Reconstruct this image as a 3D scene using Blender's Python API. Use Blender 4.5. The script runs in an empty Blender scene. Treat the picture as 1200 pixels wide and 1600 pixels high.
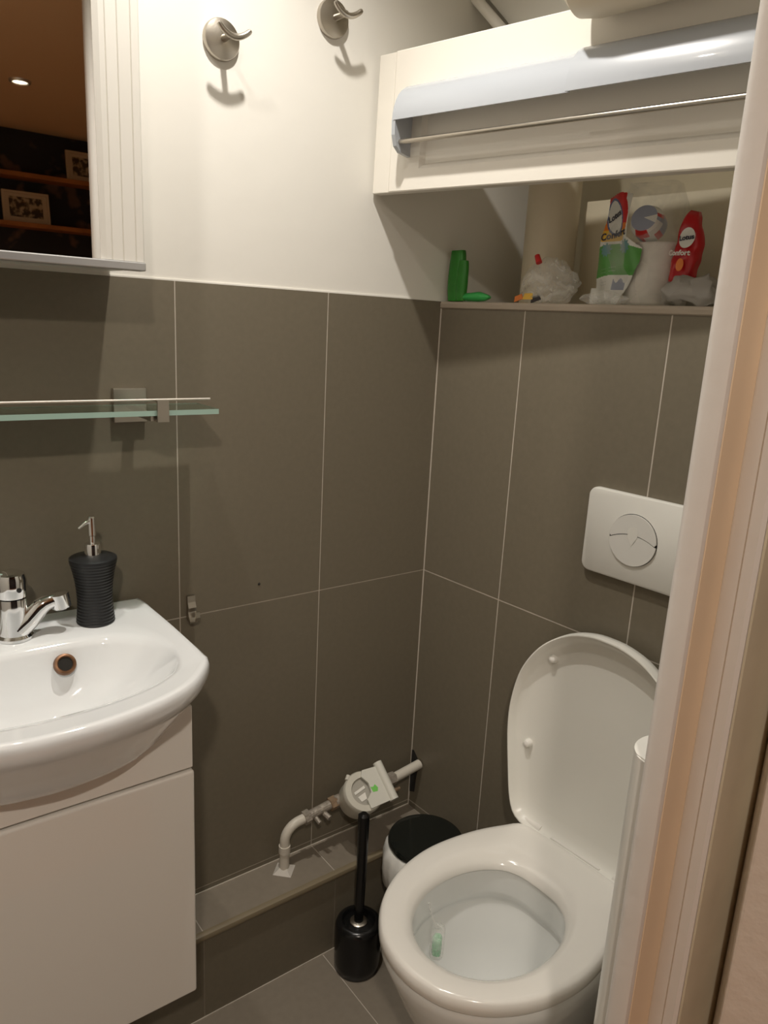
import bpy, bmesh, math, random
from mathutils import Vector, Matrix, noise

# ------------------------------------------------------------------ camera, world, lights, exposure
S = bpy.context.scene
COL = S.collection
cam = bpy.data.objects.new('camera', bpy.data.cameras.new('camera'))
COL.objects.link(cam)
CAMP = Vector((-1.0804, -1.2426, 1.3566))
yaw, pitch, roll = math.radians(37.6025), math.radians(-14.1012), math.radians(2.9974)
fwd = Vector((math.sin(yaw)*math.cos(pitch), math.cos(yaw)*math.cos(pitch), math.sin(pitch)))
rt = Vector((math.cos(yaw), -math.sin(yaw), 0)); up = rt.cross(fwd)
r2 = rt*math.cos(roll)+up*math.sin(roll); u2 = -rt*math.sin(roll)+up*math.cos(roll)
m = Matrix((r2, u2, -fwd)).transposed().to_4x4(); m.translation = CAMP
cam.matrix_world = m
cam.data.sensor_fit = 'VERTICAL'; cam.data.sensor_height = 32.0
cam.data.lens = 1178.27/1600*32.0
cam.data.clip_start = 0.02
S.camera = cam

w = bpy.data.worlds.new('world'); S.world = w; w.use_nodes = True
w.node_tree.nodes['Background'].inputs[0].default_value = (1.0, .8, .6, 1)
w.node_tree.nodes['Background'].inputs[1].default_value = 0.02

CEIL = 2.30
LAMP1, LAMP2 = (-.56, -.37), (-.93, -.38)
E1, E2, EH1, EH2 = 34.0, 11.0, 72.0, 11.0
WARM = (1.0, .945, .87); HALLC = (1.0, .89, .77)
def spot(name, loc, energy, color, angle=150, blend=.6, radius=.018):
    l = bpy.data.lights.new(name, 'SPOT'); l.energy = energy; l.color = color
    l.spot_size = math.radians(angle); l.spot_blend = blend; l.shadow_soft_size = radius
    o = bpy.data.objects.new(name, l); COL.objects.link(o); o.location = loc
    return o
spot('bath_spot_light', (LAMP1[0], LAMP1[1], CEIL-.014), E1, WARM, 132, .95)
spot('bath_spot_light', (LAMP2[0], LAMP2[1], CEIL-.014), E2, WARM, 132, .95)
spot('hall_spot_light', (-1.45, -1.85, CEIL-.014), EH1, HALLC, 160, .5, .05)
spot('hall_spot_light', (-.2, -2.95, CEIL-.014), EH2, HALLC, 120, .8)

S.view_settings.view_transform = 'Standard'; S.view_settings.look = 'None'
S.view_settings.gamma = 1.0; S.view_settings.use_curve_mapping = False
S.view_settings.exposure = 0.08

# ------------------------------------------------------------------ wall frames
A = .0557                       # the right wall stands a little out of square
es = Vector((math.sin(A), -math.cos(A), 0)); en = Vector((-math.cos(A), -math.sin(A), 0))
RZ = -math.pi/2 + A             # local x runs along the right wall, local -y into the room
AP = math.radians(9.6)
RZP = -math.pi/2 + AP

# ------------------------------------------------------------------ materials
def lin(c):
    return tuple(((v/255)/12.92 if v/255 <= .04045 else ((v/255+.055)/1.055)**2.4) for v in c)
def mat(name, col, rough=.5, metal=0, bump=0, bscale=40, var=0, vscale=6, coat=0, spec=.5, trans=0, ior=1.45, alpha=1, emit=None, est=0, sheen=0):
    m = bpy.data.materials.new(name); m.use_nodes = True
    nt = m.node_tree; b = nt.nodes['Principled BSDF']
    b.inputs['Base Color'].default_value = (*col, 1)
    b.inputs['Roughness'].default_value = rough
    b.inputs['Metallic'].default_value = metal
    b.inputs['Specular IOR Level'].default_value = spec
    b.inputs['Coat Weight'].default_value = coat
    b.inputs['Transmission Weight'].default_value = trans
    b.inputs['IOR'].default_value = ior
    b.inputs['Alpha'].default_value = alpha
    if emit: b.inputs['Emission Color'].default_value = (*emit, 1); b.inputs['Emission Strength'].default_value = est
    tc = nt.nodes.new('ShaderNodeTexCoord')
    if var:
        n = nt.nodes.new('ShaderNodeTexNoise'); n.inputs['Scale'].default_value = vscale; n.inputs['Detail'].default_value = 6
        nt.links.new(tc.outputs['Object'], n.inputs['Vector'])
        mx = nt.nodes.new('ShaderNodeMix'); mx.data_type = 'RGBA'
        mx.inputs[6].default_value = (*[c*(1-var) for c in col], 1); mx.inputs[7].default_value = (*[min(1, c*(1+var)) for c in col], 1)
        nt.links.new(n.outputs['Fac'], mx.inputs[0]); nt.links.new(mx.outputs[2], b.inputs['Base Color'])
    if bump:
        n = nt.nodes.new('ShaderNodeTexNoise'); n.inputs['Scale'].default_value = bscale; n.inputs['Detail'].default_value = 4
        nt.links.new(tc.outputs['Object'], n.inputs['Vector'])
        bp = nt.nodes.new('ShaderNodeBump'); bp.inputs['Strength'].default_value = bump; bp.inputs['Distance'].default_value = .002
        nt.links.new(n.outputs['Fac'], bp.inputs['Height']); nt.links.new(bp.outputs[0], b.inputs['Normal'])
    return m

M = {}
M['tile'] = mat('grey_brown_tile', (.182, .158, .115), .40, bump=.06, bscale=900, var=.10, vscale=90, spec=.35)
M['floor_tile'] = mat('floor_tile', (.25, .215, .17), .38, bump=.08, bscale=700, var=.12, vscale=60, spec=.4)
M['grout'] = mat('grout', (.52, .47, .40), .9, var=.2, vscale=30)
M['grout_dim'] = mat('grout_grey', (.27, .235, .185), .9, var=.3, vscale=30)
M['plaster'] = mat('white_plaster', (.83, .81, .75), .55, bump=.25, bscale=22, var=.02)
M['ceil'] = mat('ceiling_paint', (.88, .85, .78), .8)
M['hallceil'] = mat('hall_ceiling_paint', (.84, .66, .42), .8)
M['cream'] = mat('cream_gloss_paint', (.84, .805, .73), .38, bump=.05, bscale=30)
M['niche'] = mat('niche_paint', (.72, .65, .49), .6, bump=.1, bscale=20, var=.05)
M['duct'] = mat('beige_duct', (.72, .64, .49), .5)
M['hood'] = mat('pale_grey_plastic', (.46, .49, .53), .25, coat=.3)
M['steel'] = mat('brushed_steel', (.50, .46, .40), .32, metal=1, bump=.05, bscale=300)
M['rust'] = mat('rust_stained_metal', (.20, .10, .05), .4, metal=.5, var=.5, vscale=120)
M['bright_steel'] = mat('bright_steel_rod', (.88, .84, .78), .38, metal=1)
M['chrome'] = mat('chrome', (.85, .85, .85), .06, metal=1)
M['ceramic'] = mat('white_ceramic', (.82, .83, .81), .08, coat=.6)
M['basin'] = mat('white_basin_ceramic', (.84, .86, .87), .06, coat=.6)
M['seat'] = mat('white_seat_plastic', (.82, .80, .75), .16, coat=.3)
M['lid'] = mat('white_lid_plastic', (.84, .83, .77), .25)
M['plate'] = mat('white_plate_plastic', (.74, .73, .68), .28)
M['plate_button'] = mat('satin_button_plastic', (.72, .71, .67), .24)
M['gap'] = mat('dark_gap', (.02, .018, .015), .9)
M['vanity'] = mat('white_vanity_lacquer', (.86, .83, .78), .14, coat=.5)
M['vanity_edge'] = mat('vanity_shadow_gap', (.12, .10, .08), .8)
M['glass'] = mat('green_glass', (.62, .93, .83), .02, trans=1, ior=1.5)
M['glass_edge'] = mat('green_glass_edge', (.36, .52, .45), .25, coat=.5)
M['mirror'] = mat('mirror_glass', (.90, .90, .88), .012, metal=1)
M['frame'] = mat('white_frame', (.82, .80, .74), .3)
M['alu'] = mat('matt_aluminium', (.55, .55, .55), .35, metal=.7)
M['black'] = mat('black_plastic', (.008, .008, .008), .22)
M['blackmatt'] = mat('black_ribbed_resin', (.014, .015, .016), .42)
M['blackgloss'] = mat('black_gloss_lid', (.012, .014, .012), .12)
M['pvc'] = mat('white_painted_pipe', (.66, .62, .54), .35, bump=.2, bscale=60)
M['brass'] = mat('corroded_brass', (.42, .30, .20), .5, metal=.6, bump=.8, bscale=160, var=.5, vscale=80)
M['scale'] = mat('painted_fitting', (.36, .32, .27), .5, metal=.3, bump=.9, bscale=180, var=.4, vscale=90)
M['meter'] = mat('off_white_meter_plastic', (.62, .60, .52), .4)
M['meter_lid'] = mat('meter_flap_plastic', (.68, .67, .60), .35)
M['dial'] = mat('dial_glass', (.42, .40, .35), .15)
M['green_mark'] = mat('green_sticker', (.20, .62, .12), .5)
M['caulk'] = mat('white_filler', (.62, .58, .52), .8, bump=.6, bscale=120)
M['trimtile'] = mat('olive_edge_trim', (.22, .18, .115), .4)
M['trimtop'] = mat('beige_edge_trim', (.40, .34, .27), .4)
M['door_paint'] = mat('white_door_paint', (.74, .70, .66), .4, bump=.45, bscale=26, var=.03)
M['tan'] = mat('bare_tan_wood', (.80, .63, .45), .5, bump=.2, bscale=30, var=.08, vscale=8)
M['olive'] = mat('worn_olive_paint', (.60, .54, .41), .4, bump=.3, bscale=20, var=.25, vscale=9)
M['leaf_paint'] = mat('rough_white_paint', (.72, .64, .56), .45, bump=.9, bscale=60, var=.04)
M['wood'] = mat('orange_brown_wood', (.42, .17, .05), .4, var=.35, vscale=9)
M['bin'] = mat('dark_bin_steel', (.10, .10, .10), .25, metal=.8)
M['print_white'] = mat('white_print', (.78, .78, .74), .3)
M['red'] = mat('red_print', (.62, .03, .03), .3)
M['orange'] = mat('orange_print', (.80, .22, .03), .3)
M['yellow'] = mat('yellow_print', (.85, .52, .06), .3)
M['green'] = mat('green_print', (.10, .36, .07), .3)
M['teal'] = mat('teal_print', (.16, .34, .36), .3)
M['blue'] = mat('blue_print', (.10, .14, .30), .3)
M['violet'] = mat('grey_violet_print', (.34, .37, .47), .3)
M['ink'] = mat('dark_ink', (.02, .02, .05), .4)
M['paper'] = mat('toilet_paper', (.80, .77, .72), .9, bump=.3, bscale=120)
M['redbag'] = mat('red_film', (.52, .015, .02), .25, bump=.6, bscale=55)
M['greenbag'] = mat('green_film', (.035, .24, .03), .28, bump=.5, bscale=60)
M['greenpack'] = mat('bright_green_film', (.05, .42, .10), .3, bump=.5, bscale=60)
M['cloth'] = mat('grey_cloth', (.36, .34, .31), .8, bump=.6, bscale=60)
M['darkcloth'] = mat('dark_cloth', (.05, .045, .045), .8)
M['lamp'] = mat('lamp_glow', (1, 1, 1), .5, emit=(1, .8, .55), est=14)
M['lamp_ring'] = mat('lamp_ring_metal', (.7, .68, .62), .3, metal=.8)
M['photo_mount'] = mat('cream_picture_mount', (.62, .52, .37), .7)
M['pic_dark'] = mat('dark_picture_frame', (.09, .06, .04), .4)

def film(name, tint, opac=.35, rough=.15, bscale=40):
    m = bpy.data.materials.new(name); m.use_nodes = True; nt = m.node_tree
    out = nt.nodes['Material Output']; b = nt.nodes['Principled BSDF']
    b.inputs['Base Color'].default_value = (*tint, 1); b.inputs['Roughness'].default_value = rough
    tr = nt.nodes.new('ShaderNodeBsdfTransparent'); mx = nt.nodes.new('ShaderNodeMixShader')
    tc = nt.nodes.new('ShaderNodeTexCoord'); n = nt.nodes.new('ShaderNodeTexNoise'); n.inputs['Scale'].default_value = bscale
    n.inputs['Detail'].default_value = 5; n.inputs['Distortion'].default_value = 1.5
    nt.links.new(tc.outputs['Object'], n.inputs['Vector'])
    mr = nt.nodes.new('ShaderNodeMapRange'); mr.inputs[1].default_value = .35; mr.inputs[2].default_value = .75
    mr.inputs[3].default_value = opac*.5; mr.inputs[4].default_value = min(1, opac*1.9)
    nt.links.new(n.outputs['Fac'], mr.inputs[0]); nt.links.new(mr.outputs[0], mx.inputs[0])
    bp = nt.nodes.new('ShaderNodeBump'); bp.inputs['Strength'].default_value = .8; bp.inputs['Distance'].default_value = .004
    nt.links.new(n.outputs['Fac'], bp.inputs['Height']); nt.links.new(bp.outputs[0], b.inputs['Normal'])
    nt.links.new(tr.outputs[0], mx.inputs[1]); nt.links.new(b.outputs[0], mx.inputs[2]); nt.links.new(mx.outputs[0], out.inputs[0])
    return m
M['film'] = film('clear_plastic_film', (.85, .85, .80), .17, bscale=22)
M['film2'] = film('crumpled_clear_film', (.90, .90, .87), .24, rough=.12, bscale=34)
M['gel'] = film('pale_green_gel', (.35, .75, .45), .75, bscale=90)

def wallpaper():
    m = bpy.data.materials.new('dark_leaf_wallpaper'); m.use_nodes = True; nt = m.node_tree; b = nt.nodes['Principled BSDF']
    b.inputs['Roughness'].default_value = .6
    tc = nt.nodes.new('ShaderNodeTexCoord'); v = nt.nodes.new('ShaderNodeTexVoronoi'); v.inputs['Scale'].default_value = 9
    n = nt.nodes.new('ShaderNodeTexNoise'); n.inputs['Scale'].default_value = 5; n.inputs['Detail'].default_value = 3
    nt.links.new(tc.outputs['Object'], n.inputs['Vector'])
    mx = nt.nodes.new('ShaderNodeMix'); mx.data_type = 'RGBA'; mx.inputs[0].default_value = .25
    nt.links.new(tc.outputs['Object'], mx.inputs[6]); nt.links.new(n.outputs['Color'], mx.inputs[7])
    nt.links.new(mx.outputs[2], v.inputs['Vector'])
    r = nt.nodes.new('ShaderNodeValToRGB'); r.color_ramp.elements[0].position = .25; r.color_ramp.elements[0].color = (.13, .075, .05, 1)
    r.color_ramp.elements[1].position = .42; r.color_ramp.elements[1].color = (.012, .014, .02, 1)
    nt.links.new(v.outputs['Distance'], r.inputs[0]); nt.links.new(r.outputs[0], b.inputs['Base Color'])
    return m
M['wallpaper'] = wallpaper()
def engraving():
    m = bpy.data.materials.new('sepia_engraving'); m.use_nodes = True; nt = m.node_tree; b = nt.nodes['Principled BSDF']
    b.inputs['Roughness'].default_value = .6
    tc = nt.nodes.new('ShaderNodeTexCoord'); n = nt.nodes.new('ShaderNodeTexNoise'); n.inputs['Scale'].default_value = 28; n.inputs['Detail'].default_value = 6
    nt.links.new(tc.outputs['Object'], n.inputs['Vector'])
    r = nt.nodes.new('ShaderNodeValToRGB'); r.color_ramp.elements[0].position = .46; r.color_ramp.elements[0].color = (.05, .035, .02, 1)
    r.color_ramp.elements[1].position = .58; r.color_ramp.elements[1].color = (.50, .40, .26, 1)
    nt.links.new(n.outputs['Fac'], r.inputs[0]); nt.links.new(r.outputs[0], b.inputs['Base Color'])
    return m
M['engraving'] = engraving()

# ------------------------------------------------------------------ helpers
def obj(name, bm, mats, parent=None, loc=None, rz=0, smooth=False, label=None, cat=None, kind=None, group=None, sharp=35):
    me = bpy.data.meshes.new(name)
    bmesh.ops.recalc_face_normals(bm, faces=bm.faces[:])
    if smooth:
        for f in bm.faces: f.smooth = True
    bm.to_mesh(me); bm.free()
    if not isinstance(mats, (list, tuple)): mats = [mats]
    for k in mats: me.materials.append(M[k])
    if smooth: me.set_sharp_from_angle(angle=math.radians(sharp))
    o = bpy.data.objects.new(name, me); COL.objects.link(o)
    if parent is not None: o.parent = parent
    if loc is not None: o.location = loc
    if rz: o.rotation_euler.z = rz
    for k, v in (('label', label), ('category', cat), ('kind', kind), ('group', group)):
        if v: o[k] = v
    return o
def thing(name, label, cat, loc=(0, 0, 0), rz=0, group=None):
    o = bpy.data.objects.new(name, None); COL.objects.link(o); o.location = loc; o.rotation_euler.z = rz
    o.empty_display_size = .02
    o['label'] = label; o['category'] = cat
    if group: o['group'] = group
    return o
def box(bm, lo, hi, bev=0, seg=2, mi=0):
    lo, hi = Vector(lo), Vector(hi)
    r = bmesh.ops.create_cube(bm, size=1, matrix=Matrix.Translation((lo+hi)/2) @ Matrix.Diagonal((*(hi-lo), 1)))
    fs = set(f for v in r['verts'] for f in v.link_faces)
    for f in fs: f.material_index = mi
    if bev:
        es_ = list({e for v in r['verts'] for e in v.link_edges})
        bmesh.ops.bevel(bm, geom=es_, offset=bev, segments=seg, affect='EDGES', profile=.5, material=mi)
    return r
def B(lo, hi, bev=0, seg=2):
    bm = bmesh.new(); box(bm, lo, hi, bev, seg); return bm
def frame_from(d):
    d = Vector(d).normalized(); a = Vector((0, 0, 1)) if abs(d.z) < .9 else Vector((1, 0, 0))
    x = a.cross(d).normalized(); y = d.cross(x); return x, y, d
def tube(bm, pts, r, n=16, cap=True, mi=0, closed=False):
    pts = [Vector(p) for p in pts]; rs = r if isinstance(r, (list, tuple)) else [r]*len(pts)
    rings = []; px = None
    for i, p in enumerate(pts):
        d = (pts[min(i+1, len(pts)-1)]-pts[max(i-1, 0)])
        if px is None: x, y, _ = frame_from(d)
        else:
            d = d.normalized(); x = (px - d*px.dot(d)).normalized(); y = d.cross(x)
        px = x
        rings.append([bm.verts.new(p+(x*math.cos(2*math.pi*k/n)+y*math.sin(2*math.pi*k/n))*rs[i]) for k in range(n)])
    for a, b in zip(rings, rings[1:]):
        for k in range(n):
            f = bm.faces.new((a[k], a[(k+1) % n], b[(k+1) % n], b[k])); f.material_index = mi
    if cap:
        for q in (rings[0], rings[-1]):
            f = bm.faces.new(q); f.material_index = mi
    return rings
def lathe(bm, prof, c=(0, 0, 0), axis=(0, 0, 1), n=40, mi=0, cap=True):
    x, y, d = frame_from(axis); c = Vector(c); rings = []
    for r, h in prof:
        rings.append([bm.verts.new(c+d*h+(x*math.cos(2*math.pi*k/n)+y*math.sin(2*math.pi*k/n))*max(r, 1e-5)) for k in range(n)])
    for a, b in zip(rings, rings[1:]):
        for k in range(n):
            f = bm.faces.new((a[k], a[(k+1) % n], b[(k+1) % n], b[k])); f.material_index = mi
    if cap:
        for q in (rings[0], rings[-1]):
            f = bm.faces.new(q); f.material_index = mi
def loft(bm, loops, closed_ends=(True, True), mi=0, ring=False):
    vs = [[bm.verts.new(p) for p in l] for l in loops]; n = len(loops[0])
    pr = list(zip(vs, vs[1:])) + ([(vs[-1], vs[0])] if ring else [])
    for a, b in pr:
        for k in range(n):
            f = bm.faces.new((a[k], a[(k+1) % n], b[(k+1) % n], b[k])); f.material_index = mi
    if not ring:
        if closed_ends[0]: bm.faces.new(vs[0]).material_index = mi
        if closed_ends[1]: bm.faces.new(vs[-1]).material_index = mi
    return vs
def prism(bm, poly, axis_vec, mi=0):
    a = [bm.verts.new(p) for p in poly]; b = [bm.verts.new(Vector(p)+Vector(axis_vec)) for p in poly]; n = len(a)
    for k in range(n): bm.faces.new((a[k], a[(k+1) % n], b[(k+1) % n], b[k])).material_index = mi
    bm.faces.new(a).material_index = mi; bm.faces.new(b).material_index = mi
def catmull(pts, per=14):
    n = len(pts); out = []
    for i in range(n):
        p0, p1, p2, p3 = (Vector(pts[(i+k-1) % n]) for k in range(4))
        for j in range(per):
            t = j/per
            out.append(.5*((2*p1)+(-p0+p2)*t+(2*p0-5*p1+4*p2-p3)*t*t+(-p0+3*p1-3*p2+p3)*t**3))
    return out
def sym_loop(half, N=96):
    """half outline (w, l) from back centre to front centre -> closed loop resampled by arc length, starting at back centre"""
    full = [(w_, l, 0) for w_, l in half] + [(-w_, l, 0) for w_, l in reversed(half[1:-1])]
    c = catmull(full); c.append(c[0])
    L = [0]
    for a, b in zip(c, c[1:]): L.append(L[-1]+(b-a).length)
    out = []; j = 0
    for i in range(N):
        t = L[-1]*i/N
        while L[j+1] < t: j += 1
        f = (t-L[j])/max(1e-9, L[j+1]-L[j]); out.append(c[j].lerp(c[j+1], f))
    return out
def mixl(a, b, t, z): return [Vector((p.x*(1-t)+q.x*t, p.y*(1-t)+q.y*t, z)) for p, q in zip(a, b)]
def text_mesh(body, size, bold=.0, shear=0):
    cu = bpy.data.curves.new('lettering', 'FONT'); cu.body = body; cu.size = size; cu.align_x = 'CENTER'; cu.align_y = 'CENTER'
    cu.offset = bold; cu.shear = shear; cu.resolution_u = 3
    o = bpy.data.objects.new('lettering', cu); COL.objects.link(o)
    bpy.context.view_layer.update()
    me = bpy.data.meshes.new_from_object(o.evaluated_get(bpy.context.evaluated_depsgraph_get()))
    bpy.data.objects.remove(o); bpy.data.curves.remove(cu)
    return me
def add_text(bm, body, size, fn, rot=0, bold=.0, mi=0):
    me = text_mesh(body, size, bold); n0 = len(bm.verts); f0 = len(bm.faces)
    bm.from_mesh(me); bm.verts.ensure_lookup_table(); bm.faces.ensure_lookup_table()
    c, s = math.cos(rot), math.sin(rot)
    for v in bm.verts[n0:]:
        x, y = v.co.x*c-v.co.y*s, v.co.x*s+v.co.y*c
        v.co = fn(x, y)
    for f in bm.faces[f0:]: f.material_index = mi
    bpy.data.meshes.remove(me)
def tiled(name, parent, us, vs, place, g=.0011, rise=.0006, mats=('tile', 'grout'), gv=None, edge=True):
    """slab of tiles: us, vs joint positions incl. ends; place(u, v, h) -> point (h above the tile bed)"""
    bm = bmesh.new()
    def quad(u0, u1, v0, v1, h, mi):
        f = bm.faces.new([bm.verts.new(place(*q, h)) for q in ((u0, v0), (u1, v0), (u1, v1), (u0, v1))]); f.material_index = mi
    quad(us[0], us[-1], vs[0], vs[-1], -rise, 1)
    for i in range(len(us)-1):
        for j in range(len(vs)-1):
            a = us[i]+(g if (i or edge) else 0); b = us[i+1]-(g if (i < len(us)-2 or edge) else 0); c = vs[j]+(g if j else 0); d = vs[j+1]-(g if j < len(vs)-2 else 0)
            lo = [bm.verts.new(place(*q, -rise)) for q in ((a, c), (b, c), (b, d), (a, d))]
            hi = [bm.verts.new(place(*q, 0)) for q in ((a, c), (b, c), (b, d), (a, d))]
            bm.faces.new(hi).material_index = 0
            for k in range(4): bm.faces.new((lo[k], lo[(k+1) % 4], hi[(k+1) % 4], hi[k])).material_index = 0
    return obj(name, bm, mats, parent, kind=None)

# ------------------------------------------------------------------ the bathroom shell
YF = -.911          # inner face of the wall with the door
XL = -1.46
wb = obj('wall_back', B((XL, .004, 0), (.42, .10, CEIL)), 'plaster', kind='structure')
tiled('tiling', wb, [XL, -1.1816, -.8816, -.5816, -.2816, 0.0], [0, .2127, .8127, 1.405], lambda u, v, h: (u, .0002-h, v))
bm = bmesh.new(); box(bm, (XL, .0015, 1.4045), (.0, .0042, 1.4075)); obj('plaster_edge', bm, 'plaster', wb)

def RW(s, n, z): return es*s+en*n+Vector((0, 0, z))
# lower box wall (cistern housing) with ledge, in right-wall frame
def rbox(bm, s0, s1, n0, n1, z0, z1):
    prism(bm, [RW(s0, n0, z0), RW(s1, n0, z0), RW(s1, n1, z0), RW(s0, n1, z0)], (0, 0, z1-z0))
bm = bmesh.new(); rbox(bm, 0, 1.0, -.34, -.0015, 0, 1.4005)
wr = obj('wall_right', bm, 'niche', kind='structure')
tiled('tiling', wr, [0.0, .2263, .5263, .8263, 1.0], [0, .2127, .8127, 1.3912], lambda u, v, h: RW(u, -.0002+h, v), g=.0015)
# quarter-round trim on the cistern ledge
prof = [(-.012, 1.391), (.001, 1.391), (.004, 1.393), (.0045, 1.400), (.002, 1.4045), (-.012, 1.406)]
bm = bmesh.new(); prism(bm, [RW(0.001, n, z) for n, z in prof], es*.96)
obj('trim_1', bm, 'trimtop', kind='structure')
bm = bmesh.new(); rbox(bm, -.02, 1.0, -.44, -.34, 0, CEIL)
obj('wall_niche', bm, 'niche', kind='structure')
# little step block along the back of the niche
bm = bmesh.new(); rbox(bm, .20, 1.0, -.339, -.19, 1.4012, 1.61)
obj('niche_block', bm, 'niche', kind='structure')
# low ledge along the back wall
lg = obj('wall_ledge', B((XL, -.1005, 0), (.004, -.0002, .1985)), 'tile', kind='structure')
tiled('tiling', lg, [XL, -.88, -.585, -.2816, -.0005], [-.0995, -.0005], lambda u, v, h: (u, v, .2002+h), mats=('floor_tile', 'grout'))
tiled('riser_tiling', lg, [XL, -.88, -.585, -.2816, -.0005], [0, .186], lambda u, v, h: (u, -.1020-h, v), mats=('tile', 'grout_dim'))
bm = bmesh.new()
prism(bm, [(XL, y, z) for y, z in ((-.095, .1865), (-.1030, .1865), (-.1085, .189), (-.1095, .194), (-.1075, .199), (-.103, .2015), (-.097, .2015))], (-XL-.001, 0, 0))
obj('trim_2', bm, 'trimtile', kind='structure', smooth=True)
bm = bmesh.new(); tube(bm, [(-.0, -.0005, .20), (0, -.0005, 1.40)], .0016, 6); obj('trim_3', bm, 'grout', kind='structure')
bm = bmesh.new(); box(bm, (XL, -.1040, -.001), (0, -.1019, .0018)); box(bm, (XL, -.0022, .2), (0, .0008, .2022)); obj('trim_4', bm, 'grout', kind='structure')
fl = obj('floor', B((XL, -1.02, -.06), (.15, .004, -.0012)), 'floor_tile', kind='structure')
tiled('tiling', fl, [XL, -1.21, -.909, -.609, -.309, -.009, .09], [-1.02, -.62, -.1025], lambda u, v, h: (u, v, h), mats=('floor_tile', 'grout'))
obj('wall_left', B((XL-.1, -1.02, 0), (XL, .1, CEIL)), 'plaster', kind='structure')
obj('ceiling', B((XL-.1, -1.02, CEIL), (.5, .11, CEIL+.05)), 'ceil', kind='structure')
# wall with the doorway
XJ = -.40
bm = bmesh.new(); box(bm, (XJ, -1.02, 0), (.6, YF, CEIL)); box(bm, (XL-.1, -1.02, 0), (-1.33, YF, CEIL)); box(bm, (-1.33, -1.02, 2.10), (XJ, YF, CEIL))
obj('wall_front', bm, 'plaster', kind='structure')
# ------------------------------------------------------------------ doorway jamb and door
jamb = thing('door_1', 'white painted door frame with a bare tan rebate', 'door frame', (-.46, -.95, 0))
jamb['kind'] = 'structure'; del jamb['label']; del jamb['category']
def zprism(poly, z0, z1, off=(-.46, -.95)):
    bm = bmesh.new(); prism(bm, [(x-off[0], y-off[1], z0) for x, y in poly], (0, 0, z1-z0)); return bm
arc = [(-.511+.009*math.cos(t)*-1, -.920+.009*math.sin(t)) for t in [math.pi*.5*k/6 for k in range(7)]]
bead = [(-.516, -.9355), (-.5188, -.9345), (-.520, -.932)] + arc + [(-.399, -.911), (-.399, -.9355)]
obj('door_stop', zprism(bead, 0, 2.08), 'door_paint', jamb, smooth=True)
obj('stop_face', zprism([(-.515, -.9357), (-.4, -.9357), (-.4, -.9366), (-.5145, -.9366)], 0, 2.08), 'tan', jamb, label='bare tan strip of the frame')
p2 = [(-.480, -.9367), (-.4815, -.939), (-.482, -.951), (-.4845, -.9535), (-.4845, -.9625), (-.482, -.9655), (-.399, -.9655), (-.399, -.9367)]
obj('jamb_post', zprism(p2, 0, 2.08), 'door_paint', jamb, smooth=True)
obj('hinge_rebate', zprism([(-.4810, -.9658), (-.399, -.9658), (-.399, -.9675), (-.4800, -.9675)], 0, 2.08), 'olive', jamb, label='worn olive-brown rebate')
obj('left_post', zprism([(-1.331, -1.02), (-1.29, -1.02), (-1.29, -.911), (-1.331, -.911)], 0, 2.08), 'door_paint', jamb)
obj('head', B((-1.331+.46, -1.02+.95, 2.08), (-.40+.46, -.911+.95, 2.101)), 'door_paint', jamb)
door = bpy.data.objects.new('door_2', None); COL.objects.link(door); door.location = (-.4275, -.978, 0); door.rotation_euler.z = math.radians(30); door['kind'] = 'structure'
bm = B((-.020, -.74, .01), (.020, .0, 2.06), .003)
obj('door_leaf', bm, 'leaf_paint', door)
bm = bmesh.new()
for z in (.25, 1.0, 1.85): lathe(bm, [(.006, z), (.006, z+.07)], (.026, .006, 0), n=12)
obj('hinge', bm, 'steel', door)
bm = bmesh.new(); lathe(bm, [(.024, 0), (.024, .006), (.008, .008), (.008, .05)], (-.02, -.68, 1.02), (-1, 0, 0), 20); tube(bm, [(-.068, -.69, 1.02), (-.068, -.57, 1.02)], .008, 12)
obj('door_handle', bm, 'steel', door)

# half-round white post just inside the doorway
bm = bmesh.new(); R0 = .0335
poly = [(-R0*math.cos(math.pi*k/20), R0*.85*math.sin(math.pi*k/20), 0) for k in range(21)]
prism(bm, poly, (0, 0, .982)); bmesh.ops.bevel(bm, geom=[e for e in bm.edges if all(v.co.z > .9 for v in e.verts)], offset=.0015, segments=2, affect='EDGES')
obj('cable_trunking', bm, 'plate', loc=(-.4755, -.9108, 0), smooth=True, label='white half-round plastic trunking standing upright beside the door frame', cat='trunking')

# ------------------------------------------------------------------ the hall behind the camera (seen in the mirror)
HB = -4.0
obj('wall_hall_back', B((-2.9, HB-.1, 0), (1.6, HB, CEIL)), 'wallpaper', kind='structure')
obj('wall_hall_left', B((-3.0, HB, 0), (-2.9, -1.02, CEIL)), 'hallceil', kind='structure')
obj('wall_hall_right', B((1.6, HB, 0), (1.7, -1.02, CEIL)), 'hallceil', kind='structure')
bm = bmesh.new(); box(bm, (-2.9, -1.02, 0), (XL-.1, -.96, CEIL)); box(bm, (.6, -1.02, 0), (1.6, -.96, CEIL))
obj('wall_hall_front', bm, 'plaster', kind='structure')
obj('ceiling_hall', B((-3.0, HB-.1, CEIL), (1.7, -1.02, CEIL+.05)), 'hallceil', kind='structure')
obj('floor_hall', B((-3.0, HB-.1, -.06), (1.7, -1.02, 0)), 'wood', kind='structure')
for z, lb in ((1.785, 'lower orange-brown wooden shelf on the dark wallpaper, reflected in the mirror'), (2.045, 'upper orange-brown wooden shelf on the dark wallpaper, reflected in the mirror')):
    obj('wall_shelf', B((-1.0, .0, -.012), (1.1, .16, .012), .002), 'wood', loc=(0, HB, z), label=lb, cat='shelf', group='wooden wall shelves in the hall')
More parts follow.
